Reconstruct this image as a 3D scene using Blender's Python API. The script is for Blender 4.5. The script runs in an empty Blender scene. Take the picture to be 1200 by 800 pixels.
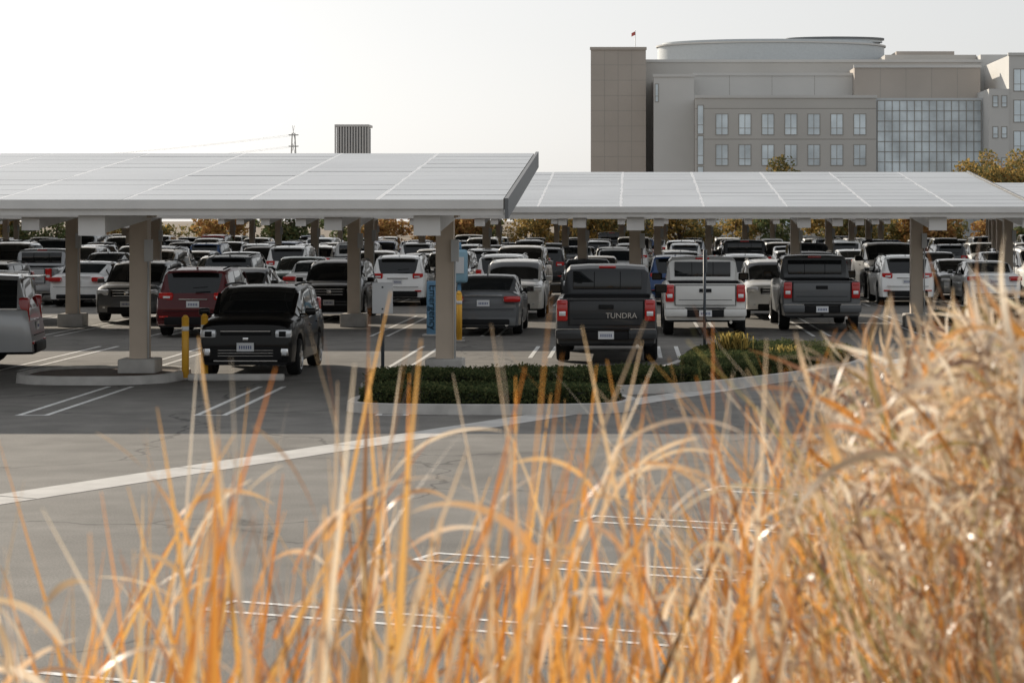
import bpy, bmesh, math, random
import numpy as np
from mathutils import Vector, Matrix
random.seed(7); rng=np.random.default_rng(7)
S=bpy.context.scene
COL=S.collection

# ------------------------------------------------------------ materials
def nd(nt,t,**k):
    n=nt.nodes.new(t)
    for a,b in k.items(): setattr(n,a,b)
    return n
def mat(name,col,rough=0.5,metal=0.0,coat=0.0,spec=0.5,var=0.0,vscale=3.0,bump=0.0,bscale=40.0,coatr=0.05):
    m=bpy.data.materials.new(name); m.use_nodes=True; nt=m.node_tree
    p=nt.nodes['Principled BSDF']
    p.inputs['Base Color'].default_value=(*col,1); p.inputs['Roughness'].default_value=rough
    p.inputs['Metallic'].default_value=metal; p.inputs['Coat Weight'].default_value=coat
    p.inputs['Coat Roughness'].default_value=coatr
    p.inputs['Specular IOR Level'].default_value=spec
    if var>0:
        tc=nd(nt,'ShaderNodeTexCoord'); n=nd(nt,'ShaderNodeTexNoise'); n.inputs['Scale'].default_value=vscale; n.inputs['Detail'].default_value=6
        r=nd(nt,'ShaderNodeMapRange'); r.inputs[1].default_value=0.3; r.inputs[2].default_value=0.7; r.inputs[3].default_value=1-var; r.inputs[4].default_value=1+var
        mx=nd(nt,'ShaderNodeVectorMath',operation='SCALE'); mx.inputs[0].default_value=col
        nt.links.new(tc.outputs['Object'],n.inputs['Vector']); nt.links.new(n.outputs['Fac'],r.inputs[0]); nt.links.new(r.outputs[0],mx.inputs['Scale'])
        nt.links.new(mx.outputs[0],p.inputs['Base Color'])
    if bump>0:
        tc=nd(nt,'ShaderNodeTexCoord'); n=nd(nt,'ShaderNodeTexNoise'); n.inputs['Scale'].default_value=bscale; n.inputs['Detail'].default_value=4
        b=nd(nt,'ShaderNodeBump'); b.inputs['Strength'].default_value=bump; b.inputs['Distance'].default_value=0.02
        nt.links.new(tc.outputs['Object'],n.inputs['Vector']); nt.links.new(n.outputs['Fac'],b.inputs['Height']); nt.links.new(b.outputs[0],p.inputs['Normal'])
    return m

def asphalt(name,c1,c2):
    m=bpy.data.materials.new(name); m.use_nodes=True; nt=m.node_tree; p=nt.nodes['Principled BSDF']; L=nt.links.new
    tc=nd(nt,'ShaderNodeTexCoord')
    big=nd(nt,'ShaderNodeTexNoise'); big.inputs['Scale'].default_value=0.16; big.inputs['Detail'].default_value=5; big.inputs['Roughness'].default_value=.6
    mid=nd(nt,'ShaderNodeTexNoise'); mid.inputs['Scale'].default_value=1.7; mid.inputs['Detail'].default_value=6
    fine=nd(nt,'ShaderNodeTexNoise'); fine.inputs['Scale'].default_value=55; fine.inputs['Detail'].default_value=3
    for n in(big,mid,fine): L(tc.outputs['Object'],n.inputs['Vector'])
    mx=nd(nt,'ShaderNodeMix',data_type='RGBA'); mx.inputs[6].default_value=(*c1,1); mx.inputs[7].default_value=(*c2,1)
    rr=nd(nt,'ShaderNodeMapRange'); rr.inputs[1].default_value=.35; rr.inputs[2].default_value=.65
    L(big.outputs['Fac'],rr.inputs[0]); L(rr.outputs[0],mx.inputs[0])
    r2=nd(nt,'ShaderNodeMapRange'); r2.inputs[1].default_value=.3; r2.inputs[2].default_value=.7; r2.inputs[3].default_value=.80; r2.inputs[4].default_value=1.14
    L(mid.outputs['Fac'],r2.inputs[0])
    r3=nd(nt,'ShaderNodeMapRange'); r3.inputs[1].default_value=.3; r3.inputs[2].default_value=.7; r3.inputs[3].default_value=.70; r3.inputs[4].default_value=1.3
    L(fine.outputs['Fac'],r3.inputs[0])
    sp=nd(nt,'ShaderNodeTexVoronoi'); sp.inputs['Scale'].default_value=.45; L(tc.outputs['Object'],sp.inputs['Vector'])
    r4=nd(nt,'ShaderNodeMapRange'); r4.inputs[1].default_value=.05; r4.inputs[2].default_value=.22; r4.inputs[3].default_value=.72; r4.inputs[4].default_value=1
    L(sp.outputs['Distance'],r4.inputs[0])
    dn=nd(nt,'ShaderNodeTexNoise'); dn.inputs['Scale'].default_value=1.1; dn.inputs['Detail'].default_value=5; L(tc.outputs['Object'],dn.inputs['Vector'])
    add=nd(nt,'ShaderNodeVectorMath',operation='ADD'); L(tc.outputs['Object'],add.inputs[0]); L(dn.outputs['Color'],add.inputs[1])
    cr=nd(nt,'ShaderNodeTexVoronoi',feature='DISTANCE_TO_EDGE'); cr.inputs['Scale'].default_value=.17; L(add.outputs[0],cr.inputs['Vector'])
    r5=nd(nt,'ShaderNodeMapRange'); r5.inputs[1].default_value=.0; r5.inputs[2].default_value=.0055; r5.inputs[3].default_value=.35; r5.inputs[4].default_value=1
    L(cr.outputs['Distance'],r5.inputs[0])
    def mul(a,b):
        q=nd(nt,'ShaderNodeMath',operation='MULTIPLY'); L(a,q.inputs[0]); L(b,q.inputs[1]); return q.outputs[0]
    f=mul(mul(mul(r2.outputs[0],r3.outputs[0]),r4.outputs[0]),r5.outputs[0])
    sc=nd(nt,'ShaderNodeVectorMath',operation='SCALE'); L(mx.outputs[2],sc.inputs[0]); L(f,sc.inputs['Scale']); L(sc.outputs[0],p.inputs['Base Color'])
    p.inputs['Roughness'].default_value=.85; p.inputs['Specular IOR Level'].default_value=.3
    b=nd(nt,'ShaderNodeBump'); b.inputs['Strength'].default_value=.35; b.inputs['Distance'].default_value=.01
    L(fine.outputs['Fac'],b.inputs['Height']); L(b.outputs[0],p.inputs['Normal'])
    return m

M={}
M['asphalt']=asphalt('asphalt',(.155,.145,.130),(.215,.202,.183))
M['line']=mat('road_paint',(.70,.69,.66),.7,var=.25,vscale=9)
M['conc']=mat('concrete',(.47,.45,.42),.85,var=.15,vscale=4,bump=.3)
M['gutter']=mat('gutter_concrete',(.52,.50,.47),.85,var=.14,vscale=2.5,bump=.2)
M['earth']=mat('earth',(.16,.12,.08),.95,var=.3,vscale=1.2,bump=.6,bscale=12)
M['post']=mat('post_paint',(.58,.48,.38),.55,var=.06,vscale=2)
M['steel']=mat('white_steel',(.70,.68,.65),.5,var=.06,vscale=1.5)
M['under']=mat('purlin_steel',(.56,.56,.55),.5,metal=.1)
M['panel']=mat('solar_glass',(.32,.33,.335),.24,spec=.6,var=.15,vscale=.35)
M['panelframe']=mat('panel_frame',(.68,.68,.68),.35,metal=.3)
M['fascia']=mat('dark_fascia',(.16,.165,.17),.5)
M['rubber']=mat('tire_rubber',(.018,.018,.018),.85,spec=.2)
M['rim']=mat('wheel_alloy',(.5,.5,.5),.28,metal=.9)
M['rimd']=mat('wheel_dark',(.03,.03,.03),.6)
M['trim']=mat('black_trim',(.016,.016,.017),.7,spec=.2)
M['glass']=mat('car_glass',(.012,.014,.015),.03,coat=0,spec=.5)
M['chrome']=mat('chrome',(.62,.62,.62),.2,metal=1)
M['red']=mat('tail_lamp',(.50,.012,.01),.15,coat=.5)
M['lamp']=mat('head_lamp',(.78,.80,.82),.12,metal=.2,coat=1)
M['plate']=mat('licence_plate',(.72,.73,.74),.5)
M['ink']=mat('plate_ink',(.12,.15,.28),.5)
M['yellow']=mat('bollard_yellow',(.80,.42,.04),.5,var=.1)
M['blue']=mat('blue_panel',(.12,.25,.38),.45)
M['paleblue']=mat('pale_blue_panel',(.25,.42,.52),.45)
M['signback']=mat('sign_back',(.66,.67,.68),.45,metal=.1)
M['white']=mat('white_paint',(.75,.75,.73),.5)
M['darkpole']=mat('dark_pole',(.06,.07,.08),.5)
M['soil']=mat('mulch',(.09,.06,.04),.95,var=.3,vscale=6)
PA={}
def paint(n,c,metal=0.0,r=.4,coat=.5,spec=.3): PA[n]=mat('car_paint_'+n,c,r,metal=metal,coat=coat,coatr=.04,spec=spec)
paint('white',(.86,.86,.84),0,.4,.8); paint('pearl',(.72,.71,.68),.1); paint('silver',(.52,.53,.54),.3,.34,.8)
paint('grey',(.12,.125,.13),.15,.5,.5); paint('dgrey',(.045,.047,.05),.1,.5,.35,.2); paint('black',(.004,.004,.0045),0,.5,.4,.12)
paint('maroon',(.085,.008,.010),.1,.45,.5,.2); paint('red',(.32,.02,.02)); paint('blue',(.03,.07,.18),.2); paint('champ',(.36,.31,.24),.3)
paint('teal',(.05,.10,.11),.2)

# ------------------------------------------------------------ mesh builder
class MB:
    def __init__(s): s.v=[];s.f=[];s.m=[];s.mats=[];s.sm=[]
    def mi(s,m):
        if m not in s.mats: s.mats.append(m)
        return s.mats.index(m)
    def add(s,vs,fs,m,smooth=False):
        o=len(s.v); s.v+= [tuple(v) for v in vs]; i=s.mi(m)
        for f in fs: s.f.append(tuple(o+a for a in f)); s.m.append(i); s.sm.append(smooth)
    def box(s,c,d,m,rz=0,rx=0):
        hx,hy,hz=d[0]/2,d[1]/2,d[2]/2
        vs=[Vector((x,y,z)) for x in(-hx,hx) for y in(-hy,hy) for z in(-hz,hz)]
        R=Matrix.Rotation(rz,3,'Z')@Matrix.Rotation(rx,3,'X')
        vs=[R@v+Vector(c) for v in vs]
        s.add(vs,[(0,1,3,2),(4,6,7,5),(0,4,5,1),(2,3,7,6),(0,2,6,4),(1,5,7,3)],m)
    def b2(s,x0,x1,y0,y1,z0,z1,m): s.box(((x0+x1)/2,(y0+y1)/2,(z0+z1)/2),(x1-x0,y1-y0,z1-z0),m)
    def cbox(s,c,d,ch,m,rx=0,rz=0):
        bm=bmesh.new(); bmesh.ops.create_cube(bm,size=1); 
        for v in bm.verts: v.co=Vector((v.co.x*d[0],v.co.y*d[1],v.co.z*d[2]))
        bmesh.ops.bevel(bm,geom=bm.edges[:]+bm.verts[:],offset=min(ch,.45*min(d)),segments=2,affect='EDGES',profile=.6)
        R=Matrix.Rotation(rz,3,'Z')@Matrix.Rotation(rx,3,'X')
        bm.verts.ensure_lookup_table()
        s.add([R@v.co+Vector(c) for v in bm.verts],[[v.index for v in f.verts] for f in bm.faces],m,True); bm.free()
    def rod(s,a,b,r0,r1,m,n=8,caps=True):
        a=Vector(a);b=Vector(b);d=(b-a).normalized(); u=d.orthogonal().normalized(); w=d.cross(u)
        vs=[];
        for p,r in((a,r0),(b,r1)):
            for i in range(n):
                t=2*math.pi*i/n; vs.append(p+u*math.cos(t)*r+w*math.sin(t)*r)
        fs=[(i,(i+1)%n,n+(i+1)%n,n+i) for i in range(n)]
        if caps: fs+=[tuple(range(n))[::-1],tuple(range(n,2*n))]
        s.add(vs,fs,m,True)
    def strip(s,a,b,w,h,m):
        a=Vector(a);b=Vector(b);d=(b-a).normalized(); u=d.cross(Vector((0,0,1))).normalized()*w/2; n=u.cross(d).normalized()*h/2
        vs=[p+x*u+y*n for p in(a,b) for x,y in((-1,-1),(1,-1),(1,1),(-1,1))]
        s.add(vs,[(0,1,2,3),(7,6,5,4),(0,4,5,1),(1,5,6,2),(2,6,7,3),(3,7,4,0)],m)
    def mesh(s,name,ang=None):
        me=bpy.data.meshes.new(name); me.from_pydata(s.v,[],s.f)
        for m in s.mats: me.materials.append(m)
        me.polygons.foreach_set('material_index',s.m)
        me.polygons.foreach_set('use_smooth',[bool(a) for a in s.sm])
        me.update()
        if ang: me.set_sharp_from_angle(angle=math.radians(ang))
        return me
    def obj(s,name,loc=(0,0,0),rz=0,parent=None,ang=None,fix=False):
        me=s.mesh(name,ang)
        if fix:
            bm=bmesh.new(); bm.from_mesh(me); bmesh.ops.recalc_face_normals(bm,faces=bm.faces); bm.to_mesh(me); bm.free()
        o=bpy.data.objects.new(name,me); COL.objects.link(o); o.location=loc; o.rotation_euler=(0,0,rz)
        if parent: o.parent=parent
        return o
def empty(name,loc=(0,0,0)):
    e=bpy.data.objects.new(name,None); COL.objects.link(e); e.location=loc; e.empty_display_size=.3; return e
def text_mesh(txt,size,ext=.004):
    cu=bpy.data.curves.new('t','FONT'); cu.body=txt; cu.size=size; cu.extrude=ext; cu.align_x='CENTER'; cu.align_y='CENTER'
    o=bpy.data.objects.new('t',cu); COL.objects.link(o); dg=bpy.context.evaluated_depsgraph_get(); dg.update()
    me=o.evaluated_get(dg).to_mesh(); vs=[v.co.copy() for v in me.vertices]; fs=[tuple(p.vertices) for p in me.polygons]
    bpy.data.objects.remove(o); return vs,fs

# ------------------------------------------------------------ cars
def interp(pts,y):
    xs=[p[0] for p in pts]; zs=[p[1] for p in pts]; return float(np.interp(y,xs,zs))
PROTO=bpy.data.materials.new('car_paint_default')
def wheel(mb,x,y,r,side,w=.22):
    n=22; prof=[(r*.66,w/2),(r*.70,w/2),(r*.93,w*.48),(r,w*.36),(r,-w*.36),(r*.93,-w*.48),(r*.6,-w/2)]
    vs=[];fs=[]
    for i in range(n):
        t=2*math.pi*i/n
        for rr,ww in prof: vs.append((x+side*ww,y+rr*math.cos(t),r+rr*math.sin(t)))
    k=len(prof)
    for i in range(n):
        for j in range(k-1): fs.append((i*k+j,i*k+j+1,((i+1)%n)*k+j+1,((i+1)%n)*k+j))
    mb.add(vs,fs,M['rubber'],True)
    def disc(rad,xo,m,rin=0):
        vs=[];fs=[]
        for i in range(n):
            t=2*math.pi*i/n; vs.append((x+side*xo,y+rad*math.cos(t),r+rad*math.sin(t)))
        if rin:
            for i in range(n):
                t=2*math.pi*i/n; vs.append((x+side*(xo-.03),y+rin*math.cos(t),r+rin*math.sin(t)))
            fs=[(i,(i+1)%n,n+(i+1)%n,n+i) for i in range(n)]
        else: fs=[tuple(range(n))]
        mb.add(vs,fs,m)
    disc(r*.66,w/2-.05,M['rimd']); disc(r*.70,w/2+.004,M['rim'],r*.60)
    for k in range(5):
        t=2*math.pi*k/5+.3; c=math.cos(t);s_=math.sin(t)
        a=Vector((x+side*(w/2-.02),y+r*.1*c,r+r*.1*s_)); b=Vector((x+side*(w/2-.012),y+r*.64*c,r+r*.64*s_))
        d=(b-a).normalized(); u=Vector((1,0,0)); v=d.cross(u)
        vs=[p+ q*v*ww*r+u*h*.012*side for p,ww in((a,.13),(b,.085)) for q,h in((-1,-1),(1,-1),(1,1),(-1,1))]
        mb.add(vs,[(0,1,2,3),(7,6,5,4),(0,4,5,1),(1,5,6,2),(2,6,7,3),(3,7,4,0)],M['rim'])
    mb.rod((x+side*(w/2-.03),y,r),(x+side*(w/2),y,r),r*.16,r*.14,M['rim'],10)

def car(kind):
    mb=MB(); P=PROTO; SP={
    'sedan':dict(L=4.86,W=1.85,rw=.33,zb=.2,wf=1.42,wr=-1.40,t=[(-2.43,.93),(-2.36,1.07),(-1.80,1.11),(-.95,1.39),(-.6,1.44),(-.1,1.465),(.3,1.45),(.52,1.40),(1.30,1.02),(2.0,.90),(2.30,.80),(2.43,.70)],
        b=[(-2.43,.88),(-2.3,.98),(-1.8,1.00),(0,.94),(1.3,.93),(2.0,.84),(2.3,.75),(2.43,.66)],sg=(-1.42,1.30),pil=[(-.20,-.10)],ws=(.52,1.30),rg=(-1.80,-.95),tf=.1,tr=.12,sq=0),
    'suv':dict(L=4.66,W=1.87,rw=.36,zb=.24,wf=1.36,wr=-1.32,t=[(-2.33,1.07),(-1.98,1.56),(-1.85,1.62),(-1.0,1.675),(-.2,1.68),(.35,1.66),(.6,1.60),(1.30,1.13),(1.9,1.04),(2.2,.95),(2.33,.84)],
        b=[(-2.33,1.02),(-1.9,1.08),(0,1.02),(1.3,1.01),(1.9,.95),(2.2,.88),(2.33,.78)],sg=(-1.72,1.30),pil=[(-.95,-.88),(-.02,.07)],ws=(.6,1.30),rg=(-2.33,-1.98),tf=.12,tr=.16,sq=.3),
    'boxy':dict(L=4.12,W=1.80,rw=.33,zb=.22,wf=1.28,wr=-1.27,t=[(-2.06,1.02),(-1.88,1.50),(-1.8,1.56),(-1.0,1.61),(-.2,1.62),(.4,1.60),(.62,1.55),(1.15,1.14),(1.7,1.09),(1.95,1.03),(2.06,.95)],
        b=[(-2.06,.98),(-1.8,1.08),(0,1.0),(1.15,1.03),(1.7,1.0),(1.95,.96),(2.06,.89)],sg=(-1.5,1.15),pil=[(-.95,-.85),(-.02,.07)],ws=(.62,1.15),rg=(-2.06,-1.88),tf=.03,tr=.08,sq=.6),
    'minivan':dict(L=5.1,W=1.96,rw=.34,zb=.2,wf=1.55,wr=-1.45,t=[(-2.55,1.07),(-2.25,1.62),(-2.1,1.68),(-1.0,1.74),(0,1.74),(.6,1.70),(.85,1.62),(1.75,1.10),(2.2,.98),(2.45,.88),(2.55,.76)],
        b=[(-2.55,1.0),(0,.99),(1.75,.98),(2.2,.90),(2.45,.82),(2.55,.72)],sg=(-2.1,1.75),pil=[(-1.15,-1.08),(.10,.2)],ws=(.85,1.75),rg=(-2.55,-2.25),tf=.1,tr=.12,sq=.3),
    'bigsuv':dict(L=5.15,W=2.02,rw=.39,zb=.28,wf=1.50,wr=-1.50,t=[(-2.575,1.15),(-2.40,1.72),(-2.3,1.80),(-1.0,1.87),(0,1.87),(.5,1.84),(.72,1.78),(1.32,1.24),(2.1,1.17),(2.42,1.08),(2.575,.95)],
        b=[(-2.575,1.12),(0,1.14),(1.32,1.13),(2.1,1.08),(2.42,1.0),(2.575,.90)],sg=(-2.28,1.32),pil=[(-1.25,-1.13),(-.05,.06)],ws=(.72,1.32),rg=(-2.575,-2.40),tf=.06,tr=.08,sq=.7),
    'hatch':dict(L=4.3,W=1.78,rw=.32,zb=.2,wf=1.33,wr=-1.27,t=[(-2.15,.99),(-1.72,1.40),(-1.55,1.45),(-.8,1.49),(0,1.50),(.35,1.47),(.55,1.41),(1.25,1.02),(1.8,.92),(2.03,.82),(2.15,.70)],
        b=[(-2.15,.93),(-1.7,1.0),(0,.95),(1.25,.93),(1.8,.85),(2.03,.77),(2.15,.66)],sg=(-1.45,1.25),pil=[(-.75,-.68),(.0,.08)],ws=(.55,1.25),rg=(-2.15,-1.72),tf=.1,tr=.1,sq=.1),
    'pickup':dict(L=5.8,W=2.02,rw=.40,zb=.36,wf=1.95,wr=-1.72,t=[(-2.9,1.30),(-.72,1.33),(-.70,1.34),(-.60,1.84),(-.45,1.90),(.1,1.93),(.7,1.92),(.98,1.84),(1.55,1.34),(2.4,1.28),(2.75,1.20),(2.9,1.08)],
        b=[(-2.9,1.28),(-.72,1.30),(0,1.26),(1.55,1.24),(2.4,1.2),(2.75,1.12),(2.9,1.02)],sg=(-.46,1.55),pil=[(.30,.40)],ws=(.98,1.55),rg=(99,99),tf=.04,tr=.02,sq=1,bed=(-2.83,-.80,.88)),
    }[kind]
    L=SP['L'];W=SP['W'];rw=SP['rw'];zb0=SP['zb'];sq=SP['sq']
    h=L/2
    wsc=[(-h,.88+.08*sq),(-h+.1,.945+.045*sq),(-h+.35,.985),(-h+.8,1.0),(h-1.0,1.0),(h-.5,.975),(h-.2,.93+.03*sq),(h-.07,.88+.06*sq),(h,.80+.1*sq)]
    ra=rw+.065
    ys=set([p[0] for p in SP['t']]+[p[0] for p in SP['b']]+[p[0] for p in wsc])
    for a,b_ in SP['pil']: ys|={a,b_}
    ys|={SP['sg'][0],SP['sg'][1]}
    for yc in(SP['wf'],SP['wr']):
        for a in(0,12,28,45,62,78,90,102,118,135,152,168,180): ys.add(yc+ra*math.cos(math.radians(a)))
        ys|={yc-ra-.012,yc+ra+.012}
    if 'bed' in SP: ys|={SP['bed'][0],SP['bed'][1],SP['bed'][0]-.01,SP['bed'][1]+.01}
    ys=sorted(ys); yy=[ys[0]]
    for y in ys[1:]:
        if y-yy[-1]>.0045: yy.append(y)
    yy[-1]=h; ys=yy
    def ring(y):
        ws=interp(wsc,y); hw=W/2*ws; t=interp(SP['t'],y); b=interp(SP['b'],y); zb=zb0
        if y>h-.3: zb=zb0+.0
        for yc in(SP['wf'],SP['wr']):
            d=abs(y-yc)
            if d<=ra+.0005: zb=max(zb,rw+math.sqrt(max(0,ra*ra-d*d)))
        k=min(1,max(0,(t-b)/.4)); g=t-b
        lr=lambda a,c: a+(c-a)*k
        cabw=.80 if kind!='pickup' else .84
        pts=[(0,zb),(hw*.90,zb),(hw*.975,zb+.05),(hw*.998,zb+(b-zb)*.4),(hw*1.0,zb+(b-zb)*.62),(hw*.985,zb+(b-zb)*.86),(hw*.955,b),
             (hw*.915,b+min(.02,g*.5)),(hw*lr(.80,cabw),b+g*lr(.65,.84)),(hw*lr(.64,cabw-.07),b+g*lr(.85,.955)),(hw*.40,b+g*lr(.96,.993)),(0,t)]
        if 'bed' in SP and SP['bed'][0]-.002<=y<=SP['bed'][1]+.002:
            fl=SP['bed'][2]; x=min(hw,W/2)*.87
            pts[7]=(hw*.93,b+.015);pts[8]=(x,b+.015); pts[9]=(x-.01,fl); pts[10]=(hw*.4,fl); pts[11]=(0,fl)
        elif 'bed' in SP and y<SP['bed'][1]+.02:
            x=hw*.87; pts[7]=(hw*.93,b+.015);pts[8]=(x,b+.015);pts[9]=(x-.01,b+.015);pts[10]=(hw*.4,b+.015);pts[11]=(0,b+.015)
        out=[]
        for x,z in pts:
            yo=y
            e=.28
            if y>h-e: yo=y-SP['tf']*max(0,z-.5)*((y-(h-e))/e)*2
            if y<-h+e: yo=y+SP['tr']*max(0,z-.5)*(((-h+e)-y)/e)*2
            if y>h-.1: yo-= .10*max(0,.42-z)
            out.append((x,yo,z))
        return out
    R=[ring(y) for y in ys]; n=12
    vs=[];idx=[]
    for r in R:
        row=[]
        for i,p in enumerate(r): row.append(len(vs)); vs.append(p)
        rowL=[]
        for i,p in enumerate(r):
            if i in(0,n-1): rowL.append(row[i])
            else: rowL.append(len(vs)); vs.append((-p[0],p[1],p[2]))
        idx.append((row,rowL))
    groups={}
    def put(f,m): groups.setdefault(m,[]).append(f)
    sg=SP['sg'];wsr=SP['ws'];rg=SP['rg'];e=.003
    for i in range(len(ys)-1):
        y0,y1=ys[i],ys[i+1]
        for j in range(n-1):
            m='P'
            if j<=1: m='T'
            if j==7 and y0>=sg[0]-e and y1<=sg[1]+e and not any(a-e<=y0 and y1<=c+e for a,c in SP['pil']): m='G'
            if j==7 and any(a-e<=y0 and y1<=c+e for a,c in SP['pil']): m='T'
            if j>=8 and y0>=wsr[0]-e and y1<=wsr[1]+e: m='G'
            if j>=9 and y0>=rg[0]-e and y1<=rg[1]+e: m='G'
            if 'bed' in SP and j>=8 and y1<=SP['bed'][1]+.03: m='T' if j>=8 and y0>=SP['bed'][0]-.02 else 'P'
            for s_ in(0,1):
                a=idx[i][s_];b=idx[i+1][s_]
                f=(a[j],a[j+1],b[j+1],b[j]); put(f if s_ else f[::-1],m)
    for end in(0,len(ys)-1):
        a,b=idx[end]
        for j in range(n-1):
            f=[a[j],a[j+1],b[j+1],b[j]]
            f=list(dict.fromkeys(f))
            m='T' if j<=1 else 'P'
            put(tuple(f if end==0 else f[::-1]),m)
    mp={'P':P,'T':M['trim'],'G':M['glass']}
    o=len(mb.v); mb.mi(P); mb.v+=vs
    for m,fs in groups.items():
        i=mb.mi(mp[m])
        for f in fs: mb.f.append(tuple(o+a for a in f)); mb.m.append(i); mb.sm.append(True)
    mb.b2(-W*.33,W*.33,-h+.35,h-.35,zb0+.02,zb0+.3,M['trim'])
    for yc in(SP['wf'],SP['wr']):
        mb.b2(-W*.36,W*.36,yc-ra*.9,yc+ra*.9,rw+.05,rw+ra-.08,M['trim'])
        for s_ in(-1,1): wheel(mb,s_*(W/2-.125),yc,rw,s_,.24 if kind!='pickup' else .27)
    def pt(y,i):
        return ring(y)[i]
    for s_ in(-1,1):
        a=pt(wsr[0],8);b=pt(wsr[1],8)
        mb.strip((s_*a[0],a[1],a[2]+.005),(s_*b[0],b[1],b[2]+.01),.07,.035,P)
        if kind!='pickup':
            q=[y for y in ys if rg[1]-e<=y<=wsr[0]+e]
            if kind in('suv','minivan','boxy','bigsuv'):
                for y0,y1 in zip(q[:-1],q[1:]):
                    a=pt(y0,9);b=pt(y1,9)
                    if y0>q[0]+.1 and y1<q[-1]-.05: mb.strip((s_*a[0],a[1],a[2]+.045),(s_*b[0],b[1],b[2]+.045),.03,.03,M['trim'] if kind not in('minivan','bigsuv') else M['chrome'])
        q=[y for y in ys if sg[0]-e<=y<=sg[1]+e]
        for y0,y1 in zip(q[:-1],q[1:]):
            a=pt(y0,7);b=pt(y1,7); mb.strip((s_*(a[0]+.008),a[1],a[2]+.004),(s_*(b[0]+.008),b[1],b[2]+.004),.02,.022,M['chrome'] if kind in('sedan','minivan','bigsuv') else M['trim'])
        for yd in [sg[1]-.28,SP['pil'][-1][0]+.03,max(SP['wr']+ra+.02,sg[0]+.55)]:
            r=ring(yd)
            pr=[r[i] for i in(3,4,5,6)]
            for a,b in zip(pr[:-1],pr[1:]): mb.add([(s_*(a[0]+.003),yd-.005,a[2]),(s_*(a[0]+.003),yd+.005,a[2]),(s_*(b[0]+.003),yd+.005,b[2]),(s_*(b[0]+.003),yd-.005,b[2])],[(0,1,2,3)],M['trim'])
        for yd in [SP['pil'][-1][0]+.14,max(SP['wr']+ra+.02,sg[0]+.55)+.12]:
            b=interp(SP['b'],yd); mb.cbox((s_*(W/2+.004),yd,b-.13),(.03,.16,.025),.01,P if kind!='pickup' else M['trim'])
        ym=wsr[1]-.38 ; zm=interp(SP['b'],ym)+.10
        big=1.35 if kind=='pickup' else 1
        mb.cbox((s_*(W/2+.09*big),ym,zm+.02*big),(.2*big,.10,.14*big),.04,P if kind!='pickup' else M['trim'])
        mb.box((s_*(W/2+.09*big),ym-.052,zm+.02*big),(.15*big,.008,.10*big),M['glass'])
        mb.box((s_*(W/2-.03),ym,zm-.03),(.14,.05,.04),M['trim'])
    fy=lambda z:h-SP['tf']*max(0,z-.5)*2
    ry=lambda z:-h+SP['tr']*max(0,z-.5)*2
    hwf=W/2
    def plate(y,z,s_):
        mb.box((0,y,z),(.31,.02,.155),M['plate'])
        for q in range(6): mb.box((-.10+q*.04,y+s_*.0115,z-.005),(.022,.003,.06),M['ink'])
    # ---------------- front
    if kind in('pickup','bigsuv'):
        zz=0 if kind=='pickup' else -.08
        mb.cbox((0,h-.02,.98+zz),(1.12,.12,.36),.05,M['chrome']); mb.cbox((0,h+.035,.98+zz),(.98,.04,.26),.03,M['trim'])
        for z in(.92,.98,1.04): mb.box((0,h+.055,z+zz),(.98,.02,.018),M['chrome'])
        for s_ in(-1,1): mb.cbox((s_*.78,h-.06,.99+zz),(.34,.18,.24),.05,M['lamp']); mb.cbox((s_*.78,h+.0,.60),(.2,.1,.1),.03,M['lamp'])
        mb.cbox((0,h+.02,.60+zz),(1.86,.2,.24),.07,M['chrome'] if kind=='pickup' else P); mb.cbox((0,h+.03,.42+zz),(1.4,.16,.14),.04,M['trim']); plate(h+.13,.6+zz,1)
    else:
        zl=interp(SP['b'],h-.15)-.06
        if kind=='boxy':
            mb.cbox((0,h-.01,.80),(.92,.05,.085),.02,M['trim']); mb.box((0,h+.018,.835),(.9,.008,.012),M['chrome'])
            mb.cbox((0,h-.005,.44),(1.3,.05,.24),.05,M['trim']); mb.box((0,h+.022,.30),(1.15,.012,.02),M['chrome'])
            for s_ in(-1,1):
                mb.cbox((s_*.68,h-.07,.79),(.30,.22,.16),.06,M['lamp']); mb.cbox((s_*.67,h+.035,.785),(.13,.03,.10),.03,M['trim'])
                mb.cbox((s_*.70,h-.03,.45),(.15,.10,.15),.03,M['chrome']); mb.cbox((s_*.70,h+.015,.45),(.09,.03,.09),.02,M['lamp'])
            for q in(.39,.44,.49): mb.box((0,h+.022,q),(1.0,.008,.008),M['chrome'])
            mb.cbox((0,h+.01,.69),(.10,.02,.06),.01,M['chrome'])
            plate(h+.035,.55,1)
            mb.box((0,h-.45,1.105),(.9,.01,.006),M['trim'])
        else:
            gw=.74 if kind!='suv' else .9; gh=.14 if kind=='sedan' else .2
            mb.cbox((0,fy(zl)-.005,zl-.02),(gw,.07,gh),.04,M['trim'])
            for q in(-.3,.1,.45): mb.box((0,fy(zl)+.032,zl-.02+q*gh),(gw*.86,.012,.014),M['chrome'])
            mb.cbox((0,fy(zl)+.04,zl),(.12,.02,.09),.01,M['chrome'])
            for s_ in(-1,1):
                mb.cbox((s_*(hwf*.70),fy(zl)-.12,zl+.01),(hwf*.38,.26,gh*.85),.05,M['lamp'],rz=-s_*.28)
                mb.cbox((s_*(hwf*.66),h-.07,.42),(.2,.12,.08),.03,M['trim'])
                mb.cbox((s_*(hwf*.66),h-.03,.43),(.09,.06,.06),.02,M['lamp'])
            mb.cbox((0,h-.02,.36),(1.05,.09,.17),.04,M['trim']); plate(h+.02,.52,1)
    a=pt(wsr[1],11)
    mb.box((0,wsr[1]+.015,a[2]+.005),(W*.62,.05,.02),M['trim'])
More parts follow.
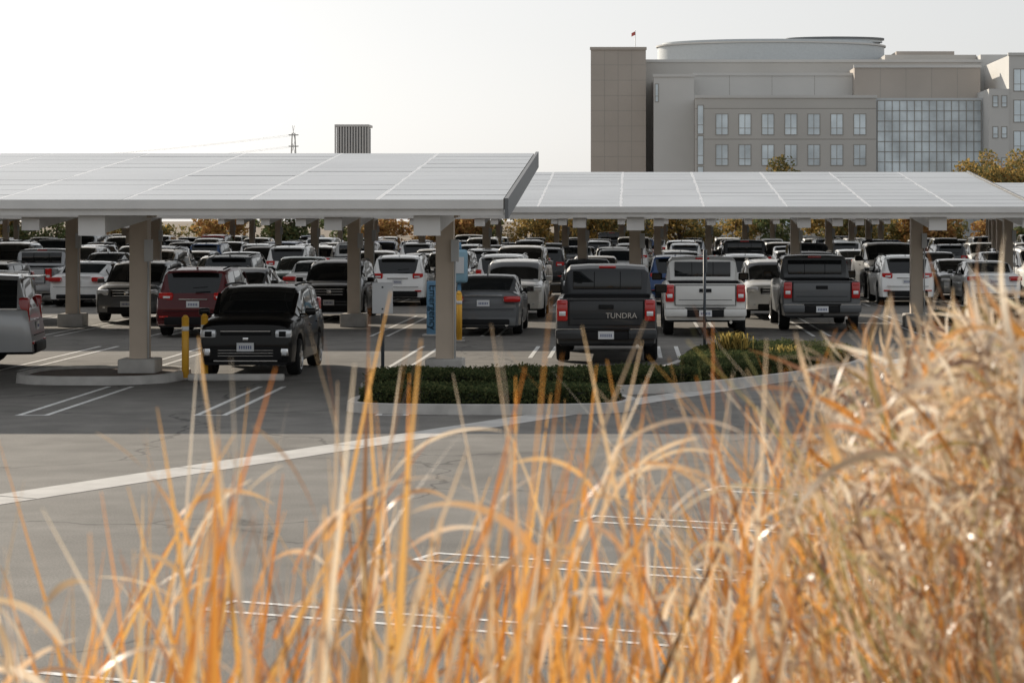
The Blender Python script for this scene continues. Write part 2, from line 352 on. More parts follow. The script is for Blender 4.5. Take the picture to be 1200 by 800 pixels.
    # ---------------- rear
    if kind=='pickup':
        mb.cbox((0,-h-.01,1.02),(1.46,.04,.50),.02,P)
        for z,hh in((1.26,.02),(.77,.012)): mb.box((0,-h-.028,z),(1.46,.012,hh),M['trim'])
        for s_ in(-1,1):
            mb.box((s_*.742,-h-.02,1.02),(.012,.03,.52),M['trim'])
            mb.cbox((s_*.865,-h+.03,1.06),(.215,.16,.42),.035,M['red']); mb.cbox((s_*.865,-h-.045,1.0),(.13,.02,.09),.01,M['lamp'])
            mb.cbox((s_*.865,-h-.045,1.20),(.15,.02,.05),.01,M['red'])
            mb.cbox((s_*.72,-h-.10,.60),(.56,.2,.20),.05,P)
            mb.box((s_*.72,-h-.19,.70),(.50,.02,.014),M['chrome'])
        mb.cbox((0,-h-.08,.57),(.92,.18,.17),.04,M['trim']); mb.cbox((0,-h-.10,.70),(1.0,.16,.03),.01,M['trim']); plate(-h-.175,.58,-1)
        mb.cbox((0,-h-.04,1.13),(.3,.03,.09),.02,M['trim'])
        mb.box((0,-h-.03,.90),(1.3,.012,.012),M['trim'])
        mb.rod((.62,-h+.2,.36),(.62,-h-.05,.36),.04,.04,M['chrome'])
        mb.box((0,-h+.2,.42),(1.3,.3,.1),M['trim']); mb.rod((0,-h-.02,.42),(0,-h-.2,.42),.035,.035,M['trim'])
        mb.cbox((0,-.665,1.60),(1.42,.03,.38),.03,M['glass'],rx=-.12)
        for x in(-.27,.27): mb.box((x,-.685,1.60),(.014,.02,.36),M['trim'],rx=-.12)
        mb.cbox((0,-.58,1.87),(.35,.04,.05),.01,M['red'])
    elif kind=='sedan':
        for s_ in(-1,1):
            mb.cbox((s_*.70,-h+.085,.90),(.42,.22,.15),.05,M['red'],rz=s_*.2); mb.cbox((s_*.56,-h+.02,.885),(.13,.04,.06),.01,M['lamp'])
            mb.rod((s_*.58,-h+.1,.27),(s_*.58,-h-.02,.27),.045,.045,M['chrome'])
        mb.cbox((0,-h+.06,.99),(.95,.05,.02),.01,M['chrome']); plate(ry(.80)-.02,.80,-1)
        mb.cbox((0,-h-.005,.34),(1.3,.08,.14),.04,M['trim']); mb.box((0,-h-.004,.655),(1.5,.01,.012),M['trim'])
    else:
        zt={'suv':1.02,'boxy':1.14,'minivan':1.08,'hatch':.92,'bigsuv':1.15}[kind]; th={'suv':.19,'boxy':.42,'minivan':.34,'hatch':.2,'bigsuv':.5}[kind]
        lw={'suv':.36,'boxy':.15,'minivan':.2,'hatch':.3,'bigsuv':.17}[kind]
        for s_ in(-1,1):
            mb.cbox((s_*(hwf*.90-lw/2),ry(zt)+.06,zt-.03),(lw,.2,th),.05,M['red'],rz=s_*.12)
            mb.cbox((s_*(hwf*.88-lw/2),ry(zt)-.04,zt-.05),(lw*.5,.03,th*.3),.01,M['lamp'])
            mb.cbox((s_*(hwf*.74),-h+.0,.50),(.22,.04,.05),.01,M['red'])
        top=rg[1]; tz=interp(SP['t'],top)
        mb.cbox((0,top-.10,tz+.03),(W*.62,.26,.035),.015,P)
        mb.cbox((0,-h+.0,.40),(1.35,.1,.2),.04,M['trim']); plate(ry(.80)-.02,.80,-1)
        mb.cbox((0,ry(.93)-.015,.92),(.7,.04,.03),.01,M['chrome']); mb.box((0,-h-.003,.64),(1.4,.012,.014),M['trim'])
        mb.strip((.02,(-h+top)/2-.13,1.2),(.38,(-h+top)/2-.12,1.22),.03,.02,M['trim'])
    if kind in('sedan','suv'): mb.cbox((0,rg[1]+.35,interp(SP['t'],rg[1]+.35)+.03),(.04,.14,.05),.015,P)
    me=mb.mesh('vehicle_'+kind,34)
    bm=bmesh.new(); bm.from_mesh(me); bmesh.ops.recalc_face_normals(bm,faces=bm.faces); bm.to_mesh(me); bm.free()
    return me
LEN={'sedan':4.86,'suv':4.66,'boxy':4.12,'minivan':5.1,'hatch':4.3,'pickup':5.8,'bigsuv':5.15}
CM={k:car(k) for k in LEN}
NAMES={'sedan':'parked_sedan','suv':'parked_suv','boxy':'parked_boxy_hatchback','minivan':'parked_minivan','hatch':'parked_hatchback','pickup':'parked_pickup_truck','bigsuv':'parked_large_suv'}
def put_car(kind,color,x,yend,facing,jx=0,rz=None,sc=1.0):
    me=CM[kind]; o=bpy.data.objects.new(NAMES[kind],me); COL.objects.link(o)
    L=LEN[kind]*sc
    o.location=(x,yend+L/2,.008); r=0 if facing=='away' else math.pi
    o.rotation_euler=(0,0,r+jx); o.scale=(sc,sc,sc)
    for i,s_ in enumerate(o.material_slots):
        if s_.material==PROTO: s_.link='OBJECT'; s_.material=PA[color]
    return o

HERO=[('boxy','black',-6.98,40.75,'cam'),('pickup','dgrey',-.50,44.5,'away'),
 ('suv','maroon',-10.65,54.6,'away'),('sedan','grey',-3.65,55.4,'away'),('pickup','pearl',1.80,54.9,'away'),('pickup','grey',4.85,57.4,'away'),
 ('suv','grey',-14.0,62.4,'cam'),('suv','black',-8.55,63.6,'cam'),('suv','white',-3.45,65.0,'cam'),('suv','white',4.15,64.6,'cam'),
 ('sedan','white',-18.2,73.8,'away'),('suv','white',-7.75,74.5,'away'),('suv','white',9.2,75.0,'away'),('sedan','white',12.1,75.0,'away'),
 ('sedan','dgrey',-11.3,63.4,'cam'),('suv','dgrey',-13.4,74.5,'away'),('sedan','pearl',-10.7,75,'away')]
HO=[put_car(*k) for k in HERO]
vs,fs=text_mesh('TUNDRA',.15,.006)
mb=MB(); mb.add([(.30+v.x,-2.934-v.z*.5,.955+v.y) for v in vs],fs,M['chrome']); mb.obj('tailgate_lettering',parent=HO[1])
o=put_car('bigsuv','silver',-13.55,40.6,'away',jx=math.radians(97)); o.location=(-14.1,43.6,.008)

kinds=['sedan']*34+['suv']*36+['hatch']*9+['minivan']*6+['pickup']*9+['boxy']*4+['bigsuv']*4
cols=['white']*38+['pearl']*7+['silver']*15+['grey']*10+['dgrey']*7+['black']*15+['maroon']*3+['red']*2+['blue']*4+['champ']*3+['teal']*2
PITCH=2.72
for k in range(0,6):
    Y0=55.6+19.4*k
    for row,ye,fc in(('A',Y0,'away'),('B',Y0+6.3,'cam')):
        xr=.30*Y0+12; xl=-(.30*Y0+14)
        i0=int(xl/PITCH); i1=int(xr/PITCH)
        for i in range(i0,i1):
            x=i*PITCH+.6+ (k*.7)%PITCH
            if k==0:
                if x>-16.5 and row=='A': continue
                if row=='B' and x>-16: continue
            if k==1 and row=='A' and (x>-20 and x<13.5) and any(abs(x-q)<2.5 for q in(-18.2,-7.75,9.2,12.1,-13.4,-10.7)): continue
            if random.random()<.08: continue
            put_car(random.choice(kinds),random.choice(cols),x+random.uniform(-.2,.2),ye+random.uniform(-.45,.6),fc if random.random()<.85 else ('cam' if fc=='away' else 'away'),random.uniform(-.03,.03),sc=random.uniform(.96,1.05))

# ------------------------------------------------------------ ground
def sheet(name,x0,x1,y0,y1,z,m):
    mb=MB(); mb.add([(x0,y0,z),(x1,y0,z),(x1,y1,z),(x0,y1,z)],[(0,1,2,3)],m); return mb.obj(name)
sheet('ground',-3000,3000,-600,5000,-.004,M['earth'])
sheet('parking_lot',-190,190,-30,300,0,M['asphalt'])
def flat(mb,pts,z,m): mb.add([(x,y,z) for x,y in pts],[tuple(range(len(pts)))],m)
gd=Vector((.4663,.8846))
g=MB()
def quadline(mb,a,b,w,z,m):
    a=Vector(a);b=Vector(b);d=(b-a).normalized();nn=Vector((-d.y,d.x))*w/2
    flat(mb,[a-nn,b-nn,b+nn,a+nn],z,m)
A=Vector((-6.35,23.2))
s=-24.0
while s<40:
    quadline(g,A+gd*s,A+gd*(s+2.97),.62,.004,M['gutter']); s+=3.0
g.obj('concrete_gutter',fix=True)
ln=MB()
for i in range(-3,4):
    e=Vector((-1.74+1.31*(i),19.1+2.43*(i)))
    d=Vector((.925,-.38)); off=Vector((.38,.925))*.2
    L_=4.9
    for s_ in(-1,1): quadline(ln,e+off*s_,e+off*s_+d*L_,.075,.004,M['line'])
    quadline(ln,e-off*1.2,e+off*1.2,.075,.0045,M['line'])
for x in(-19.2,-16.6,-14.0,-11.35,-8.75,-6.15,-3.5):
    for s_ in(-.2,.2): quadline(ln,(x+s_,32.9),(x+s_,38.6),.09,.004,M['line'])
    quadline(ln,(x-.25,32.9),(x+.25,32.9),.09,.0045,M['line'])
for x in(-17,-14.4,-11.8,-9.4,-4.5,-1.9,.8):
    for s_ in(-.2,.2): quadline(ln,(x+s_,42.6 if x<-2 else 46.6),(x+s_,50.9),.09,.004,M['line'])
for k in range(0,6):
    Y0=55.3+19.4*k
    for i in range(-18,14):
        x=i*PITCH+.6+(k*.7)%PITCH+PITCH/2
        if k==0 and x>8: continue
        for s_ in(-.2,.2): quadline(ln,(x+s_,Y0),(x+s_,Y0+11.8),.09,.004,M['line'])
ln.obj('parking_line_markings',fix=True)

# ------------------------------------------------------------ canopies
def canopy(x0,x1,yf,posts,yp,name='solar_canopy',zf=3.17,zr=4.30,depth=12.0,detail=True):
    E=empty(name,((x0+x1)/2,yf+depth/2,0)); inv=Vector(E.location)
    sl=(zr-zf)/depth
    mb=MB(); top=lambda y:zf+sl*(y-yf)
    nx=int((x1-x0)/2.02); ny=11; dx=(x1-x0)/nx; dy=depth/ny
    for i in range(nx):
        for j in range(ny):
            xa=x0+i*dx+.022; xb=x0+(i+1)*dx-.022; ya=yf+j*dy+.02; yb=yf+(j+1)*dy-.02
            za=top(ya)+random.uniform(0,.006); zb=top(yb)+random.uniform(0,.006)
            mb.add([(xa,ya,za),(xb,ya,za),(xb,yb,zb),(xa,yb,zb),(xa,ya,za-.035),(xb,ya,za-.035),(xb,yb,zb-.035),(xa,yb,zb-.035)],[(0,1,2,3),(7,6,5,4),(0,4,5,1),(1,5,6,2),(2,6,7,3),(3,7,4,0)],M['panel'])
    mb.v=[(v[0]-inv.x,v[1]-inv.y,v[2]) for v in mb.v]; mb.obj('solar_panels',parent=E)
    fr=MB()
    for j in range(ny+1):
        y=yf+j*dy; y=min(max(y,yf+.05),yf+depth-.05)
        fr.box(((x0+x1)/2,y,top(y)-.035-.11),(x1-x0,.09,.20),M['under'] if j not in(0,) else M['steel'])
    for i in range(nx+1):
        x=x0+i*dx; x=min(max(x,x0+.03),x1-.03)
        if i in(0,nx): continue
        fr.strip((x,yf,top(yf)-.012),(x,yf+depth,top(yf+depth)-.012),.075,.03,M['panelframe'])
    for x in(x0-.05,x1+.05): fr.strip((x,yf-.05,top(yf)-.13),(x,yf+depth+.05,top(yf+depth)-.13),.06,.34,M['fascia'])
    fr.box(((x0+x1)/2,yf-.05,zf-.06),(x1-x0,.05,.15),M['steel'])
    for x in posts:
        y0=yf+.25;y1=yf+depth-.4
        fr.strip((x,y0,top(y0)-.42),(x,yp,top(yp)-.52),.36,.30,M['steel'])
        fr.strip((x,yp,top(yp)-.52),(x,y1,top(y1)-.42),.358,.298,M['steel'])
        fr.box((x,y0+.02,top(y0)-.42),(.44,.1,.36),M['steel'])
        fr.box((x,yp,(top(yp)-.55)/2),(.32,.32,top(yp)-.55),M['post'])
        fr.box((x,yp,top(yp)-.62),(.5,.5,.04),M['post'])
        fr.rod((x+.19,yp-.19,.36),(x+.19,yp-.19,2.15),.02,.02,M['under'],6)
    fr.v=[(v[0]-inv.x,v[1]-inv.y,v[2]) for v in fr.v]; fr.obj('steel_frame',parent=E,fix=True)
    bs=MB()
    for x in posts:
        bs.cbox((x-inv.x,yp-inv.y,.17),(.68,.68,.36),.04,M['conc'])
        bs.box((x-inv.x+.19,yp-inv.y-.17,2.3),(.14,.1,.4),M['under']) 
    bs.obj('post_bases',parent=E)
    return E
canopy(-44,-2.1,37.0,[-36,-31,-25.4,-19.9,-14.4,-8.92,-3.38],40.9)
canopy(-60.4,10.1,56.0,[-15+7.55*i for i in range(-5,4)],60.5)
for k in range(2,7):
    yf=56+19.4*(k-1); w=.26*yf+22
    ph=(k*2.9)%7.55
    canopy(-w,w,yf,[ph+7.55*i for i in range(int(-w/7.55),int(w/7.55))],yf+4.5)

# ------------------------------------------------------------ hedges / islands
def leafmat(name,c,tr=.35,var=.4):
    m=bpy.data.materials.new(name); m.use_nodes=True; nt=m.node_tree; L=nt.links.new
    for n in list(nt.nodes): nt.nodes.remove(n)
    out=nd(nt,'ShaderNodeOutputMaterial'); mx=nd(nt,'ShaderNodeMixShader'); d=nd(nt,'ShaderNodeBsdfDiffuse'); t=nd(nt,'ShaderNodeBsdfTranslucent')
    tc=nd(nt,'ShaderNodeTexCoord'); n=nd(nt,'ShaderNodeTexNoise'); n.inputs['Scale'].default_value=2.5; n.inputs['Detail'].default_value=5
    r=nd(nt,'ShaderNodeMapRange'); r.inputs[1].default_value=.3; r.inputs[2].default_value=.7; r.inputs[3].default_value=1-var; r.inputs[4].default_value=1+var
    sc=nd(nt,'ShaderNodeVectorMath',operation='SCALE'); sc.inputs[0].default_value=c
    L(tc.outputs['Object'],n.inputs['Vector']); L(n.outputs['Fac'],r.inputs[0]); L(r.outputs[0],sc.inputs['Scale']); L(sc.outputs[0],d.inputs[0]); L(sc.outputs[0],t.inputs[0])
    mx.inputs[0].default_value=tr; L(d.outputs[0],mx.inputs[1]); L(t.outputs[0],mx.inputs[2]); L(mx.outputs[0],out.inputs[0]); return m
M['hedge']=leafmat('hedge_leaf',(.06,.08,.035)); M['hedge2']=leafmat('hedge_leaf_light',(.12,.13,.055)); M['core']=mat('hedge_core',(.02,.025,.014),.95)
M['straw']=leafmat('straw_leaf',(.52,.40,.13),.4,.3)
def leaves(pts,size,mats,name,parent=None,w=None,up=.0):
    pts=np.asarray(pts); n=len(pts)
    a=rng.normal(size=(n,3)); a[:,2]*=1-up; a/=np.linalg.norm(a,axis=1)[:,None]; b=np.cross(a,rng.normal(size=(n,3))); b/=np.linalg.norm(b,axis=1)[:,None]
    s=size*rng.uniform(.6,1.3,n)[:,None]
    v=np.stack([pts-a*s, pts-b*s*.45, pts+a*s, pts+b*s*.45],1).reshape(-1,3)
    me=bpy.data.meshes.new(name); me.from_pydata(v.tolist(),[],np.arange(4*n).reshape(-1,4).tolist())
    for m in mats: me.materials.append(m)
    me.polygons.foreach_set('material_index',rng.choice(len(mats),n,p=w).astype(int)); me.update()
    o=bpy.data.objects.new(name,me); COL.objects.link(o)
    if parent: o.parent=parent
    return o
def inpoly(px,py,poly):
    r=np.zeros(len(px),bool); n=len(poly)
    for i in range(n):
        x0,y0=poly[i];x1,y1=poly[(i+1)%n]
        c=((y0>py)!=(y1>py))&(px<(x1-x0)*(py-y0)/((y1-y0)+1e-9)+x0); r^=c
    return r
def hedge(poly,hh,n,name='hedge'):
    E=empty(name,(0,0,0)); P=np.array(poly); c=P.mean(0)
    x0,y0=P.min(0);x1,y1=P.max(0)
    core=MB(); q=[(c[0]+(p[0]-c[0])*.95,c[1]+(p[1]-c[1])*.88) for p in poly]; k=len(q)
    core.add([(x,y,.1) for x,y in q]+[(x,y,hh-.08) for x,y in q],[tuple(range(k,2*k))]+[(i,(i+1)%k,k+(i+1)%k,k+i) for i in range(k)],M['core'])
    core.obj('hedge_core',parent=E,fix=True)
    px=rng.uniform(x0,x1,n*2);py=rng.uniform(y0,y1,n*2); ok=inpoly(px,py,poly); px=px[ok];py=py[ok]
    und=hh+.02*np.sin(px*3.1+py*2)+.015*np.sin(px*7.7-py*5)
    pz=und+rng.normal(0,.025,len(px))-.02
    per=[];
    for i in range(k):
        a=np.array(poly[i]);b=np.array(poly[(i+1)%k]); L_=np.linalg.norm(b-a); m=int(L_*n/14)
        t=rng.uniform(0,1,m)[:,None]; q=a+(b-a)*t+rng.normal(0,.035,(m,2)); z=.12+(hh-.12)*rng.uniform(0,1,m)
        per.append(np.column_stack([q,z]))
    pts=np.vstack([np.column_stack([px,py,pz])]+per)
    leaves(pts,.03,[M['hedge'],M['hedge2']],'hedge_leaves',E,w=[.65,.35])
def smoothpoly(pts,it=2):
    for _ in range(it):
        q=[]
        for i in range(len(pts)):
            a=Vector(pts[i]);b=Vector(pts[(i+1)%len(pts)]); q+=[tuple(a*.78+b*.22),tuple(a*.22+b*.78)]
        pts=q
    return pts
def island(poly,name='kerbed_island'):
    poly=smoothpoly(poly); 
    k=len(poly); inn=[]
    ar=sum(poly[i-1][0]*poly[i][1]-poly[i][0]*poly[i-1][1] for i in range(k))
    for i in range(k):
        a=Vector(poly[i-1]);b=Vector(poly[i]);d=Vector(poly[(i+1)%k]); t=(d-a).normalized(); nn=Vector((-t.y,t.x))*(1 if ar>0 else -1)
        inn.append(tuple(b+nn*.16))
    mb=MB(); H=.15
    out2=[tuple(Vector(p)+(Vector(q)-Vector(p))*.12) for p,q in zip(poly,inn)]
    vs=[(x,y,.002) for x,y in poly]+[(x,y,H) for x,y in out2]+[(x,y,H) for x,y in inn]+[(x,y,.10) for x,y in inn]
    fs=[]
    for l in range(3):
        for i in range(k): fs.append((l*k+i,l*k+(i+1)%k,(l+1)*k+(i+1)%k,(l+1)*k+i))
    mb.add(vs,fs,M['conc'],True); mb.add([(x,y,.10) for x,y in inn],[tuple(range(k))],M['soil'])
    mb.obj(name,fix=True,ang=40)
    return poly
island([(-4.25,33.2),(-2.3,32.9),(-.2,33.1),(.15,34.2),(-.2,35.3),(-3.9,35.3),(-4.3,34.6)])
hedge([(-4.0,33.7),(-2.3,33.5),(-.45,33.6),(-.2,34.3),(-.5,34.9),(-3.8,34.9),(-4.05,34.4)],.33,9000)
island([(-4.5,36.4),(-.3,36.6),(1.3,37.6),(2.8,39.8),(4.2,42.4),(4.8,44.8),(4.4,46.9),(2.2,47.4),(1.1,45),(.5,41.4),(-1,39.4),(-4.5,39.0)])
hedge([(-4.3,36.8),(-.4,36.9),(1.1,37.9),(1.0,38.8),(.2,38.9),(-4.3,38.2)],.34,11000)
hedge([(1.25,38.4),(2.5,40.3),(3.85,42.8),(4.35,44.8),(4.0,46.2),(2.4,46.5),(1.35,44.6),(.95,41.2)],.36,15000)
hedge([(8.3,57.2),(12.5,61.5),(14,66),(12.6,66),(9.3,62),(7.9,59)],.5,6000)
island([(7.6,56.6),(12.7,60.9),(14.6,66.6),(12.2,66.6),(8.9,62.5),(7.3,59)])
for cx,cy,nn_,sc_ in((1.95,43.6,300,.72),(2.9,42.9,60,.35)):
    E=empty('ornamental_grass_clump',(cx,cy,0)); mb=MB()
    for i in range(nn_):
        a=random.uniform(0,6.28); l=random.uniform(.35,.75)*sc_; sp=random.uniform(.1,.5)*sc_
        b=Vector((random.gauss(0,.13),random.gauss(0,.13),.3)); m_=b+Vector((math.cos(a)*sp*.5,math.sin(a)*sp*.5,l*.7)); t=b+Vector((math.cos(a)*sp*1.2,math.sin(a)*sp*1.2,l*.75))
        w=Vector((-math.sin(a),math.cos(a),0))*.012
        mb.add([b-w,b+w,m_+w,m_-w,t],[(0,1,2,3),(3,2,4)],M['straw'] if random.random()<.8 else M['hedge2'])
    mb.obj('leaves',parent=E)
for x in(-8.92,-14.4): 
    island([(x-2.0,38.9),(x+.9,38.9),(x+.95,42),(x-2.0,42)],'kerbed_post_island')

# ------------------------------------------------------------ street furniture
def bollard(x,y,h_=1.15):
    mb=MB(); mb.rod((0,0,0),(0,0,h_-.05),.065,.065,M['yellow'],16); mb.rod((0,0,h_-.05),(0,0,h_),.065,.03,M['yellow'],16); mb.rod((0,0,0),(0,0,.03),.13,.13,M['conc'],16); mb.rod((0,0,h_-.28),(0,0,h_-.2),.067,.067,M['white'],16)
    mb.obj('bollard',(x,y,.004))
bollard(-7.98,40.3); bollard(-7.75,40.9); bollard(-4.05,53.0); bollard(-4.15,54.2)
def wheelstop(x,y):
    mb=MB(); mb.cbox((0,0,.065),(1.7,.16,.13),.04,M['conc']); mb.obj('wheel_stop',(x,y,.002))
wheelstop(-7.0,39.9); wheelstop(-12.1,39.9); wheelstop(-10.6,60.7)
def sign(x,y,h_,pw,ph,face,pole,name='traffic_sign',rz=0):
    mb=MB(); mb.rod((0,0,0),(0,0,h_),.03,.03,pole,10); mb.cbox((0,-.035,h_-ph/2),(pw,.012,ph),.005,face); 
    for q in(.08,ph-.08): mb.box((0,-.044,h_-q),(.03,.006,.03),M['darkpole'])
    mb.box((0,-.03,h_-ph/2),(.05,.006,ph*.9),M['darkpole']); mb.obj(name,(x,y,.1),rz)
sign(-4.35,39.4,1.66,.36,.54,M['signback'],M['darkpole'])
sign(1.48,45.6,2.15,.30,.45,M['darkpole'],M['darkpole'],rz=1.45)
E=empty('emergency_call_station',(-4.75,55.3,0))
mb=MB(); mb.cbox((-.12,0,.68),(.30,.25,1.36),.03,M['blue']); mb.cbox((.52,0,1.72),(.42,.28,.82),.08,M['paleblue']); mb.rod((.52,0,0),(.52,0,1.4),.05,.05,M['blue']); mb.rod((.52,0,2.13),(.52,0,2.3),.06,.05,M['blue']); mb.box((.52,-.15,1.75),(.26,.02,.4),M['signback'])
mb.cbox((-.12,0,.03),(.5,.45,.06),.02,M['conc'])
mb.obj('call_box_body',parent=E)
vs,fs=text_mesh('Emergency',.25)
mb=MB(); mb.add([(-.12+ v.y,-.13,.72- v.x) for v in vs],fs,M['white']); mb.obj('lettering',parent=E)
# ------------------------------------------------------------ building
M['b1']=mat('wall_tan',(.47,.42,.37),.85,var=.05,vscale=.2)  # wall colours here are lightened to stand in for distance haze
M['b2']=mat('wall_greige',(.54,.52,.485),.85,var=.05,vscale=.15)
M['b3']=mat('wall_light',(.62,.61,.585),.85,var=.04,vscale=.15)
M['b4']=mat('wall_metal',(.56,.59,.60),.5,metal=.1,var=.04)
M['bwin']=mat('window_glass',(.62,.70,.74),.10,spec=.8,coat=.6,var=.35,vscale=.25)
M['joint']=mat('wall_joint',(.34,.32,.29),.9)
BX=lambda px:(px-740)*.12121
BZ=lambda py:2.85+(258-py)*.12121
H_=empty('hospital_building',(25,330,0))
def bb(mb,px0,px1,py0,y0,y1,m,py1=None): mb.b2(BX(px0)-25,BX(px1)-25,y0-330,y1-330,0 if py1 is None else BZ(py1),BZ(py0),m)
w=MB()
bb(w,692,757,57,322,372,M['b1'])
bb(w,757,1162,67,330,380,M['b2'])
bb(w,1050,1161.8,56,334,376,M['b2'],66)
bb(w,766,813,91,318,329.8,M['b3'])
bb(w,813.2,1000,88,321,329.9,M['b3'])
bb(w,1000.2,1147,80,318.5,329.7,M['b1'])
bb(w,813.3,1020,118,312.5,320.9,M['b2'])
bb(w,1020.2,1143,118,313.2,318.4,M['b4'])
bb(w,1143.2,1166,110,308,329.6,M['b3'])
bb(w,1166.2,1330,72,308.3,329.5,M['b3'])
bb(w,1162.2,1310,58,330.2,372,M['b3'])
bb(w,1070,1142,48,340,360,M['b1'])
for a,b,py,y in((692,757,57,322),(757,1162,67,330),(813.2,1000,88,321),(813.3,1020,118,312.5),(766,813,91,318),(1166.2,1330,72,308.3),(1000.2,1147,80,318.5)):
    w.b2(BX(a)-25-.12,BX(b)-25+.12,y-330-.15,y-330+.4,BZ(py)-.05,BZ(py)+.35,M['b3'] if py!=57 else M['b1'])
w.obj('walls',parent=H_)
j=MB()
for py in(75,93,111,129,147,165,183): j.b2(BX(692)-25,BX(757)-25,322-330-.012,322-330,BZ(py)-.05,BZ(py),M['joint'])
for px in(708,724,740): j.b2(BX(px)-25,BX(px)-25+.05,322-330-.014,322-330,0,BZ(57),M['joint'])
for py in(130,165,):  j.b2(BX(813.3)-25,BX(1020)-25,312.5-330-.012,312.5-330,BZ(py+.5)-.05,BZ(py),M['joint'])
for px in(855,905,955): j.b2(BX(px)-25,BX(px)-25+.05,321-330-.014,321-330,BZ(118),BZ(88),M['joint'])
for px in(1030,1060,1090,1120): j.b2(BX(px)-25,BX(px)-25+.05,318.5-330-.014,318.5-330,BZ(118),BZ(80),M['joint'])
j.obj('wall_joints',parent=H_)
d=MB(); cx=-3.1; R_=17.8
def drum(cx,cy,r,z0,z1,m,n=72,sy=.6):
    vs=[(cx+r*math.cos(2*math.pi*i/n),cy+r*sy*math.sin(2*math.pi*i/n),z) for z in(z0,z1) for i in range(n)]
    d.add(vs,[(i,(i+1)%n,n+(i+1)%n,n+i) for i in range(n)]+[tuple(range(n,2*n))],m,True)
drum(cx,24,R_,26.0,29.9,M['b4']); drum(cx,24,R_+.25,29.9,30.15,M['b3'])
drum(cx,24,R_-.7,30.15,30.5,M['b4'])
drum(6.8,22,7.4,30.5,30.9,M['b4'],48,.5); drum(6.8,22,7.7,30.9,31.2,M['fascia'],48,.5)
d.obj('roof_drum',parent=H_,ang=40)
wi=MB()
def window(px,py,y,wpx=13,hpx=23,mull=1):
    x=BX(px)-25;x1=BX(px+wpx)-25;z1=BZ(py);z0=BZ(py+hpx); yy=y-330
    wi.b2(x-.1,x1+.1,yy-.06,yy+.02,z0-.1,z0,M['joint']); wi.b2(x-.1,x1+.1,yy-.06,yy+.02,z1,z1+.1,M['joint'])
    wi.b2(x-.1,x,yy-.059,yy+.02,z0,z1,M['joint']); wi.b2(x1,x1+.1,yy-.059,yy+.02,z0,z1,M['joint'])
    wi.b2(x,x1,yy-.02,yy+.01,z0,z1,M['bwin'])
    for k in range(mull): 
        xm=x+(x1-x)*(k+1)/(mull+1); wi.b2(xm-.04,xm+.04,yy-.045,yy-.018,z0,z1,M['joint'])
    wi.b2(x,x1,yy-.044,yy-.019,z0+(z1-z0)*.3,z0+(z1-z0)*.3+.08,M['joint'])
for r_ in range(5):
    for c_ in range(7): window(837+26.3*c_,137+35*r_,312.5)
    window(816,127+35*r_,312.5,6,32,0)
for r_ in range(4):
    for c_ in range(5): window(1172+30*c_,88+35*r_,308.3,22,24,2)
    window(1148,118+35*r_,308,5,12,0); window(1158,118+35*r_,308,5,12,0)
window(768,100,318,3,20,0)
wi.obj('windows',parent=H_)
cw=MB(); x0=BX(1022)-25;x1=BX(1141)-25
cw.b2(x0,x1,313.2-330-.05,313.2-330-.003,BZ(258)+.3,BZ(121),M['bwin'])
n=14
for i in range(n+1): xx=x0+(x1-x0)*i/n; cw.b2(xx-.045,xx+.045,313.2-330-.14,313.2-330-.051,BZ(258),BZ(121),M['joint'])
for i in range(12): zz=BZ(121)-i*1.42; cw.b2(x0,x1,313.2-330-.12,313.2-330-.052,zz-.045,zz+.045,M['joint'])
cw.obj('curtain_wall',parent=H_)
E=empty('flag_pole',(.6,345,0)); mb=MB(); mb.rod((0,0,20),(0,0,31.9),.07,.04,M['under'])
fm=mat('flag_cloth',(.5,.12,.10),.8)
vs=[];
for i in range(7):
    for z in(31.2,31.75): vs.append((-i*.10,.08*math.sin(i*1.2),z-i*.05))
mb.add(vs,[(2*i,2*i+1,2*i+3,2*i+2) for i in range(6)],fm); mb.obj('flag_and_mast',parent=E)

# ------------------------------------------------------------ tower structure, pylon, lines
E=empty('louvred_water_tower',(-49.3,400,0)); mb=MB()
mb.b2(-2.7,2.7,-2.7,2.7,8,19.2,M['fascia'])
for i in range(13): 
    x=-2.9+i*5.8/12; mb.b2(x-.13,x+.13,-2.95,-2.72,8,19.7,M['under'])
mb.b2(-3.0,3.0,-3.0,3.0,19.3,19.7,M['under'])
for x in(-2.5,2.5):
    for y in(-2.5,2.5): mb.b2(x-.2,x+.2,y-.2,y+.2,0,8,M['under'])
mb.obj('tower_body',parent=E)
E=empty('electricity_pylon',(-90,600,0)); mb=MB()
for s1 in(-1,1):
    for s2 in(-1,1): mb.strip((s1*1.4,s2*1.4,0),(s1*.35,s2*.35,26),.14,.14,M['under'])
for z in range(0,26,4):
    f=1.4-1.05*z/26; f2=1.4-1.05*(z+4)/26
    mb.strip((-f,-f,z),(f2,-f2,z+4),.1,.1,M['under']); mb.strip((f,-f,z),(-f2,-f2,z+4),.1,.1,M['under'])
for z in(19,22.5,25.5): mb.b2(-1.3,1.3,-.2,.2,z-.12,z+.12,M['fascia'])
mb.obj('lattice',parent=E)
mb=MB()
for z,dx in((25.5,1.3),(22.5,1.3),(19,1.3)):
    for side in(-1,1):
        pts=[Vector((-90+dx*side+ (-220)*t, 600+60*t, z-24*t*(1-t)*.9-3*t)) for t in [i/14 for i in range(15)]]
        for a,b in zip(pts[:-1],pts[1:]): mb.rod(a,b,.022,.022,M['darkpole'],4,False)
mb.obj('power_lines')

